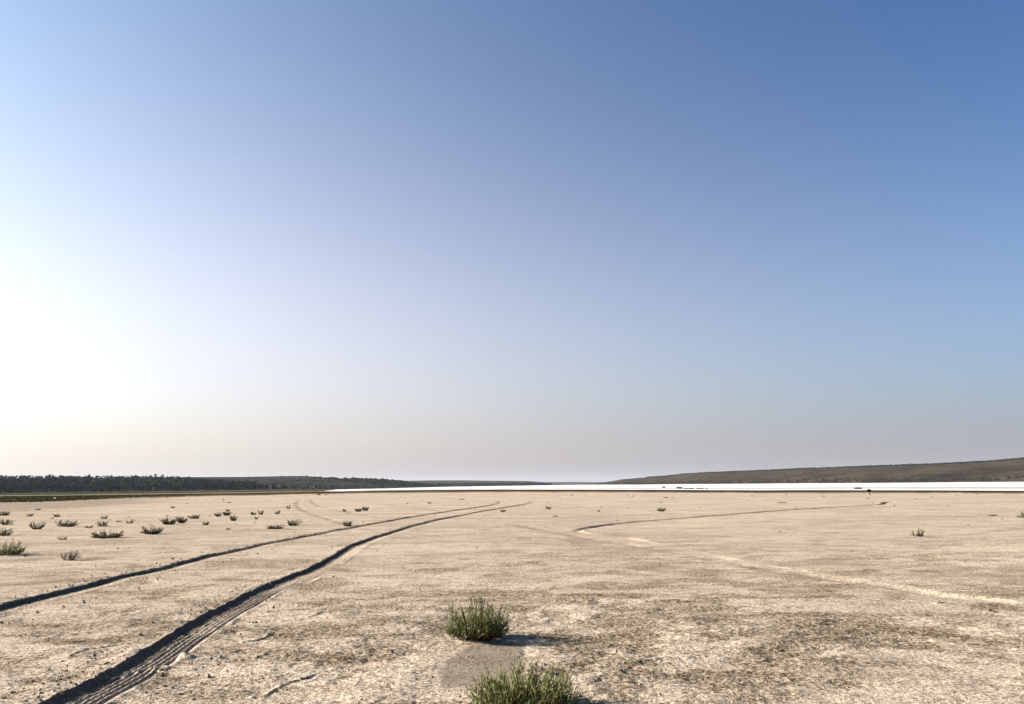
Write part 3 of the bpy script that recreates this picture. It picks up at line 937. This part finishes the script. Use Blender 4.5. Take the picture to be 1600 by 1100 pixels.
def plant(name, px, py, x0, x1, top, label, group=None, mat=None, n=None, seed=0, parts=True, stem_share=0.35, bushy=1.0, rmin=0.0022):
    rng = random.Random(seed * 31 + int(px) * 7 + int(py))
    b = at(px, py)
    s = (b.y) / F                        # metres per photo pixel at that depth
    WL, WR, H = (px - x0) * s, (x1 - px) * s, (py - top) * s
    W = WL + WR
    z0 = ground_z(b.x, b.y)
    rad = max(rmin, 0.30 * s)
    fol, stm = Acc(), Acc()
    n = n or int(10 + 10 * bushy)
    lop, lop_a = rng.uniform(0.05, 0.16), rng.uniform(0, 6.28)
    for i in range(n):
        ph = rng.uniform(0, 2 * math.pi)
        rho = math.sqrt(rng.uniform(0.01, 1.0))
        if i < n * 0.35: rho = rng.uniform(0.8, 1.0)
        c, sn = math.cos(ph), math.sin(ph)
        ext = WR if c > 0 else WL
        ex, ey = rho * c * ext, rho * sn * W * 0.42
        big = bushy >= 1.6
        hz_ = H * ((1.0 - (0.36 if big else 0.08) * rho ** 2) * rng.uniform(0.62, 1.0) if rng.random() > (0.55 if big else 0.25) * rho else rng.uniform(0.10, 0.55))
        bx, by = rng.gauss(0, 0.07 * W) + 0.20 * ex, rng.gauss(0, 0.06 * W)
        hz_ *= 1 + lop * math.cos(ph - lop_a)
        low = bushy >= 1.6 and i % 3 == 0
        if low:
            rho = rng.uniform(0.7, 1.0); ex, ey = rho * c * ext, rho * sn * W * 0.42; hz_ = H * rng.uniform(0.05, 0.26)
        cx, cy, cz = ex * rng.uniform(0.5, 0.8), ey * 0.7, min(hz_ * rng.uniform(0.2, 0.5), 0.16 * H)
        pts = []
        m = 7
        for k in range(m):
            t = k / (m - 1)
            a0, a1, a2 = (1 - t) ** 2, 2 * t * (1 - t), t * t
            pts.append((bx * a0 + cx * a1 + ex * a2 + rng.gauss(0, 0.012) * W, by * a0 + cy * a1 + ey * a2 + rng.gauss(0, 0.012) * W, -0.012 * a0 + cz * a1 + hz_ * a2))
        rd = [rad * (1.25 - 0.75 * k / (m - 1)) for k in range(m)]
        ks = 3
        (stm if parts else fol).tube(pts[:ks + 1], rd[:ks + 1], 3, rng.uniform(0, 2))
        fol.tube(pts[ks:], rd[ks:], 3, rng.uniform(0, 2))
        tw = int(4 + 5 * bushy)
        for j in range(tw):
            t = rng.uniform(0.22, 0.97)
            f = t * (m - 1); k = min(int(f), m - 2); f -= k
            q = [pts[k][d] * (1 - f) + pts[k + 1][d] * f for d in range(3)]
            tn = Vector([pts[k + 1][d] - pts[k][d] for d in range(3)]).normalized()
            d = (tn * 0.6 + Vector((rng.gauss(0, 0.55), rng.gauss(0, 0.55), rng.uniform(0.45, 1.1)))).normalized()
            L = H * rng.uniform(0.14, 0.34) * (1.15 - 0.5 * t)
            zt = q[2] + d.z * L
            if zt > H * 1.02: L *= 0.5
            bend = Vector((rng.gauss(0, 0.15), rng.gauss(0, 0.15), 0.25))
            p1 = Vector(q) + d * L * 0.5; p2 = p1 + (d + bend).normalized() * L * 0.5
            rr = rad * rng.uniform(0.7, 1.0)
            fol.tube([tuple(q), tuple(p1), tuple(p2)], [rr * 0.9, rr, rr * 0.45], 3, rng.uniform(0, 2))
            if bushy > 1.2 and rng.random() < 0.6:
                d2 = (d + Vector((rng.gauss(0, 0.6), rng.gauss(0, 0.6), 0.4))).normalized()
                p3 = p1 + d2 * L * 0.45
                fol.tube([tuple(p1), tuple(p3)], [rr * 0.85, rr * 0.4], 3, rng.uniform(0, 2))
    if parts:
        root = bpy.data.objects.new(name, None); COL.objects.link(root)
        root.location = (b.x, b.y, z0)
        link('stem', stm.mesh('stem'), M_WOODY, root)
        link('foliage', fol.mesh('foliage'), mat, root)
    else:
        root = link(name, fol.mesh(name), mat)
        root.location = (b.x, b.y, z0)
    tag(root, label, 'plant', group)
    return root


plant('glasswort_bush', 748, 1002, 696, 803, 930, 'large dark green bush standing alone behind the smooth brown patch, casting a long shadow', None, M_GREEN, n=95, seed=1, bushy=2.0)
plant('glasswort_bush', 820, 1112, 736, 904, 1034, 'fresh green bush cut off by the bottom edge, nearest of all plants', None, M_GREEN, n=150, seed=2, bushy=2.2)
GRP = 'low salt-loving plants scattered on the sand'
PL = [  # base x, base y, left, right, top, material, bushiness, label
    (5, 806, -6, 15, 799, M_OLIVE, 1.2, 'low dark tuft at the left edge, farthest back of the four there'),
    (7, 821, -2, 21, 811, M_OLIVE, 1.0, 'loose olive tuft at the left edge, second from the back'),
    (6, 838, -4, 21, 825, M_OLIVE, 1.0, 'open olive tuft at the left edge just behind the dense green one'),
    (12, 866, -24, 40, 839, M_GREEN, 2.0, 'big dense green shrub at the left edge, greenest on the far sand'),
    (57, 828, 45, 71, 814.5, M_OLIVE, 0.9, 'spreading olive plant with open arms, between left edge tufts and the twin-domed shrub'),
    (46, 807, 41, 53, 802.5, M_OLIVE, 0.5, 'small flat tuft behind the spreading open-armed plant'),
    (89, 808, 83, 96, 802, M_OLIVE, 0.5, 'small V-shaped tuft right behind the twin-domed shrub'),
    (81, 810.5, 78, 84, 808, M_DRY, 0.2, 'tiny dry sprig just left of the V-shaped tuft'),
    (101, 823.5, 87, 122, 809, M_OLIVE, 1.6, 'wide twin-domed olive shrub in the middle of the left group'),
    (58, 797, 54, 64, 794, M_OLIVE, 0.6, 'tiny double tuft on the brown sand below the grass strip'),
    (98, 843, 87, 107, 836.5, M_OLIVE, 0.4, 'thin sprawling sprig in front of the twin-domed shrub'),
    (139, 825, 132, 147, 821, M_OLIVE, 0.6, 'flat little tuft between the twin-domed shrub and the long low shrub'),
    (160, 823, 150, 170, 814, M_DRY, 0.8, 'pale dry plant just behind the long low shrub'),
    (163, 811, 156, 170, 805, M_OLIVE, 0.6, 'small cup-shaped tuft alone behind the pale dry plant'),
    (186, 816, 181, 191, 813, M_DRY, 0.3, 'tiny brown bowl-shaped sprig right of the pale dry plant'),
    (167, 840, 141, 194, 826, M_OLIVE, 2.2, 'long low dense shrub, widest of the left group'),
    (108, 875, 92, 126, 860, M_OLIVE, 1.0, 'candelabra-shaped plant nearest to the left rut among the left group'),
    (39, 869.5, 37, 44, 863, M_OLIVE, 0.3, 'tiny sprig at the right foot of the big green shrub'),
    (203, 818, 195, 210, 811, M_DRY, 0.3, 'thin two-pronged dry sprig between long low shrub and the bowl-shaped bush'),
    (238, 834, 219, 256, 818.5, M_OLIVE, 1.8, 'bowl-shaped dark bush with a long shadow, right of the long low shrub'),
    (264, 819.5, 249, 276, 808, M_OLIVE, 1.5, 'leftmost of three bushes in a row behind the bowl-shaped bush'),
    (283, 817, 274, 293, 806, M_OLIVE, 1.4, 'middle of three bushes in a row behind the bowl-shaped bush'),
    (304, 811, 292, 313, 804, M_OLIVE, 1.0, 'rightmost and farthest of three bushes in a row behind the bowl-shaped bush'),
    (270, 794, 266, 274, 791, M_OLIVE, 0.4, 'tiny dark tuft alone far behind the row of three bushes'),
    (261, 807, 258, 263, 804.5, M_DRY, 0.2, 'tiny brown sprig directly behind the leftmost of the three bushes'),
    (321, 820, 316, 328, 814.5, M_DRY, 0.8, 'small brown clump alone right of the row of three bushes'),
    (340, 807, 334, 347, 801, M_OLIVE, 1.0, 'left plant of the cluster of four on the pinkish sand'),
    (354, 805.5, 347, 362, 799, M_OLIVE, 1.0, 'middle plant of the cluster of four on the pinkish sand'),
    (355, 799, 351, 360, 795, M_OLIVE, 0.5, 'farthest and smallest plant of the cluster of four on the pinkish sand'),
    (364, 813.5, 357, 372, 805, M_OLIVE, 0.9, 'nearest plant of the cluster of four on the pinkish sand'),
    (356, 827.5, 352, 361, 824, M_DRY, 0.4, 'tiny brown sprig in front of the cluster of four'),
    (395, 804.5, 391, 401, 799, M_OLIVE, 0.8, 'small round tuft right of the cluster of four'),
    (400, 811, 397, 405, 807, M_OLIVE, 0.4, 'tiny tuft just in front of the small round tuft'),
    (408, 804, 402, 412, 796.5, M_DRY, 0.4, 'spiky upright sprig between the small round tuft and the winged one'),
    (433, 803, 426, 439, 797, M_OLIVE, 0.5, 'winged sprig with arms spread flat, left of the faint curved tracks'),
    (451, 795.5, 447, 454, 789, M_OLIVE, 0.3, 'narrow upright sprig leaning right beside the faint curved tracks'),
    (430, 826, 416, 445, 817.5, M_OLIVE, 1.6, 'wide low bush just beyond the left rut, left of a wedge-shaped one'),
    (456, 821, 449, 473, 811, M_OLIVE, 1.2, 'wedge-shaped bush rising to the right, beyond the left rut'),
    (538, 798, 535, 543, 793.5, M_OLIVE, 0.3, 'small sprig leaning right beside a pair of bushes behind the left rut'),
    (560, 799, 553, 566, 793.5, M_OLIVE, 1.2, 'left bush of the pair standing behind the left rut'),
    (571, 797.5, 565, 578, 791, M_OLIVE, 1.2, 'right bush of the pair standing behind the left rut'),
    (543, 821.5, 534, 551, 812.5, M_GREEN, 1.3, 'dark green tuft growing on the very edge of the left rut'),
    (671, 787, 667, 675, 784, M_OLIVE, 0.3, 'tiny flat tuft inside the bend, behind the left rut'),
    (786, 800, 781, 791, 796, M_OLIVE, 0.6, 'small tuft in front of the right rut near its far bend'),
    (858, 796, 851, 862, 791.5, M_OLIVE, 0.8, 'small bush just right of the far bend of the main ruts'),
    (936, 799.5, 933, 938, 796, M_DRY, 0.15, 'tiny leaning sprig between the two small bushes on the bare centre sand'),
    (1034, 799, 1026, 1042, 793, M_OLIVE, 1.0, 'round bush alone beyond the dark far leg of the looped track'),
    (1434, 839.5, 1421, 1446, 827, M_OLIVE, 0.7, 'solitary fan-shaped plant on the right-hand sand, casting a thin shadow'),
    (1599, 810, 1585, 1612, 799.5, M_OLIVE, 0.7, 'dark fan-shaped plant cut off by the right edge'),
]
for i, (px, py, x0, x1, top, mat, bu, lab) in enumerate(PL):
    plant('glasswort_plant', px, py, x0, x1, top, lab, GRP, mat, seed=i + 10, bushy=bu, n=max(5, int(7 + 24 * bu)), parts=(x1 - x0) > 13)

# ------------------------------------------------------------------ things on the salt and on the far sand
# charred beam with a trail of broken pieces
DZ = LOW
p = at(1062, 764, 0.0)


def beam(px, py, x0, x1, hpx, label, zlev, tilt=0.0, seed=0, name='timber_beam', dist=None):
    rng = random.Random(seed)
    b = at(px, py, zlev)
    s = b.y / F
    L = (x1 - x0) * s; h = hpx * s
    a = Acc()
    m = 9
    b0 = 0
    for i in range(m):
        x = -L / 2 + L * i / (m - 1)
        hh = h * (1 + rng.uniform(-0.12, 0.12)); w = h * 1.1 * (1 + rng.uniform(-0.1, 0.1)); zz = -tilt * (x / L) * h + rng.uniform(-0.03, 0.03) * h
        for (yy, z) in ((-w / 2, 0.02), (w / 2, 0), (w / 2 * 0.85, hh), (-w / 2 * 0.9, hh * 0.95)):
            a.v.append((x, yy, z + zz))
    for i in range(m - 1):
        for k in range(4):
            k2 = (k + 1) % 4
            a.f.append((i * 4 + k, i * 4 + k2, i * 4 + 4 + k2, i * 4 + 4 + k))
    a.f.append((3, 2, 1, 0)); a.f.append(tuple((m - 1) * 4 + k for k in range(4)))
    o = link(name, a.mesh(name, False), M_TIMBER)
    o.location = (b.x, b.y, zlev)
    return tag(o, label, 'driftwood')


beam(1062, 763.6, 1057.5, 1066.5, 2.6, 'dark thick beam lying on the white salt, left end of a broken row', LOW, 0.35, 1)
beam(1341, 764.0, 1335.5, 1346, 2.4, 'dark flat beam lying alone on the white salt left of the marker post', LOW, 0.0, 2)
for i, (px, x0, x1, hp) in enumerate(((1072, 1069.5, 1075, 0.9), (1080, 1076, 1084, 0.9), (1091, 1089.5, 1094, 1.2), (1097, 1094.5, 1100, 0.8), (1104, 1103.5, 1105.5, 1.0))):
    beam(px, 764.0, x0, x1, hp + 0.5, ['short dark timber piece right after the thick beam in the broken row', 'long thin dark timber piece, second after the thick beam in the broken row', 'blocky dark timber piece in the middle of the broken row', 'thin dark timber piece near the right end of the broken row', 'smallest dark timber piece at the right end of the broken row'][i], LOW, 0.2, 5 + i)
a = Acc(); a.lump((0, 0, 0.2), 1.7, 1.2, 1.0, random.Random(8), 10, 6, 0.2)
p = at(1037, 762, LOW)
o = link('grey_mound', a.mesh('grey_mound'), M_CLOD); o.location = (p.x, p.y, LOW)
tag(o, 'low grey heap on the white salt left of the thick dark beam', 'mound')

b = at(1359, 773)
s = b.y / F
post = bpy.data.objects.new('marker_post', None); COL.objects.link(post); post.location = (b.x, b.y, ground_z(b.x, b.y))
tag(post, 'short stake with a boxy dark head standing on the sand before the salt', 'marker post')
a = Acc(); a.tube([(0, 0, -0.1), (0.004, 0, 0.1), (0.0, 0, 6.0 * s)], [0.7 * s, 0.62 * s, 0.6 * s], 7)
link('stake', a.mesh('stake'), M_TIMBER, post)
a = Acc()
w, d_, h0, h1 = 2.6 * s, 1.6 * s, 4.3 * s, 8.6 * s
for z, q in ((h0, 0.86), (h0 + 0.4 * s, 1), (h1 - 0.4 * s, 1), (h1, 0.88)):
    for (sx, sy) in ((-1, -1), (1, -1), (1, 1), (-1, 1)):
        a.v.append((sx * w * q - 0.7 * s, sy * d_ * q, z))
for i in range(3):
    for k in range(4):
        a.f.append((i * 4 + k, i * 4 + (k + 1) % 4, i * 4 + 4 + (k + 1) % 4, i * 4 + 4 + k))
a.f += [(3, 2, 1, 0), (12, 13, 14, 15)]
link('head', a.mesh('head', False), M_TIMBER, post)

# clods of dried mud
CL_ME = []
for i in range(6):
    a = Acc(); a.lump((0, 0, 0.16), 0.5, 0.42, 0.36, random.Random(40 + i), 9, 6, 0.28)
    CL_ME.append(a.mesh('mud_clod'))
rng = random.Random(77)
NAMED = [(868, 806.5, 9, 'dark flat clod lying right of the far bend, nearer than the small bush'), (1040, 778, 7, 'dark flat clod on the far sand beyond the round bush'),
         (721, 780.6, 9, 'dark flat clod inside the far bend of the left rut'), (358, 785.5, 8, 'long dark clod on the far sand below the wood'),
         (498, 773.4, 5, 'dark lump on the far sand where the salt begins'), (1356, 779.2, 4, 'small dark lump on the sand right below the marker post'),
         (1552, 805, 17, 'long flat dark ridge of mud near the right edge plant'), (1222, 786, 16, 'long flat dark mud streak beyond the looped track'),
         (290, 1029, 12, 'biggest clod beside the tread marks of the right rut'), (251, 1050, 9, 'dark flat clod just right of the tread marks, nearer than the biggest one'),
         (1006, 1031, 4, 'small black stone on the crust right of the two large bushes'), (936, 934, 6, 'dark chip on the crust behind the large lone bush'),
         (981, 774, 3, 'tiny dark lump on far sand before the salt, left of two'), (988, 776, 3, 'tiny dark lump on far sand before the salt, right of two'),
         (1547, 959, 6, 'dark clod on the sand near the right edge below the light ridge'), (1472, 945.5, 14, 'dark flat clods crusted together on the right-hand sand'),
         (316, 862.5, 5, 'dark clod just in front of the left rut'), (388, 771.5, 4, 'small dark lump on the shore strip below the scrub hill')]


def clod(px, py, wpx, label, group, flat=0.55):
    p = at(px, py); s = p.y / F * wpx
    o = link('mud_clod', CL_ME[rng.randrange(6)], M_CLOD)
    z = ground_z(p.x, p.y)
    o.location = (p.x, p.y, z)
    fl = min(1.0, max(0.12, 3.0 / wpx)) if wpx > 6 else rng.uniform(0.5, 0.9)
    o.scale = (s, s * rng.uniform(0.6, 1.0), s * fl * 0.8)
    o.rotation_euler = (0, 0, rng.uniform(-0.3, 0.3))
    return tag(o, label, 'clod', group)


for (px, py, w, lab) in NAMED:
    clod(px, py, w, lab, 'clods of dried mud on the sand')
for i in range(90):
    py = 773 + 62 * rng.random() ** 1.7; px = rng.uniform(220 if py < 785 else -20, 1620)
    clod(px, py, rng.uniform(1.4, 3.6), 'small dark clod among those strewn over the far sand', 'small clods strewn over the far sand')
for i in range(60):
    py = 850 + 245 * rng.random(); px = rng.uniform(-20, 1620)
    clod(px, py, rng.uniform(1.5, 4.2), 'small brown clod among those strewn over the near crust', 'small clods strewn over the near crust')

# crumbs of broken crust along the ruts and over the near ground
a = Acc(); rng = random.Random(91)


def crumb(x, y, s):
    z = ground_z(x, y)
    b = len(a.v)
    q = [(rng.uniform(-1, 1) * 0.3 + math.cos(t) * 1.0, rng.uniform(-1, 1) * 0.3 + math.sin(t)) for t in (0.3, 2.4, 4.4)]
    for dx, dy in q: a.v.append((x + dx * s, y + dy * s, z - 0.2 * s))
    for dx, dy in q: a.v.append((x + dx * s * 0.6, y + dy * s * 0.6, z + s * rng.uniform(0.5, 1.1)))
    a.f += [(b, b + 1, b + 4, b + 3), (b + 1, b + 2, b + 5, b + 4), (b + 2, b, b + 3, b + 5), (b + 3, b + 4, b + 5)]


for poly in (RUT_RIGHT, RUT_LEFT):
    for i in range(1700):
        f = rng.random() ** 1.1 * (len(poly) - 30); k = int(f); f -= k
        q = poly[k] * (1 - f) + poly[k + 1] * f; d = poly[k + 1] - poly[k]; d = d / np.hypot(*d)
        u = rng.choice((rng.gauss(-0.30, 0.07), rng.gauss(0.42, 0.12), rng.gauss(-0.15, 0.08)))
        x, y = q[0] + d[1] * u, q[1] - d[0] * u
        if math.hypot(x, y) > 45: continue
        crumb(x, y, min(0.016, rng.expovariate(1 / 0.003) + 0.002))
for i in range(7000):
    r = 3.4 + 15 * rng.random() ** 1.6; az = rng.uniform(-0.62, 0.62)
    crumb(r * math.sin(az), r * math.cos(az), min(0.010, rng.expovariate(1 / 0.0016) + 0.0015))
tag(link('crust_crumbs', a.mesh('crust_crumbs', False), M_CRUMB), 'loose crumbs of broken salt crust strewn along the ruts and near sand', 'crumbs', kind='stuff')

# ------------------------------------------------------------------ haze
a = Acc()
S, zb, zt = 17000.0, LOW - 5.0, 110.0
a.v = [(-S, -S, zb), (S, -S, zb), (S, S, zb), (-S, S, zb), (-S, -S, zt), (S, -S, zt), (S, S, zt), (-S, S, zt)]
a.f = [(3, 2, 1, 0), (4, 5, 6, 7), (0, 1, 5, 4), (1, 2, 6, 5), (2, 3, 7, 6), (3, 0, 4, 7)]
m = bpy.data.materials.new('dusty_air'); m.use_nodes = True
nt = m.node_tree; nt.nodes.clear()
out = nt.nodes.new('ShaderNodeOutputMaterial'); pv = nt.nodes.new('ShaderNodeVolumePrincipled')
pv.inputs['Color'].default_value = (0.62, 0.66, 0.74, 1)
pv.inputs['Density'].default_value = 0.00003
pv.inputs['Anisotropy'].default_value = 0.1
nt.links.new(pv.outputs[0], out.inputs['Volume'])
tag(link('haze', a.mesh('haze', False), m), kind='stuff')
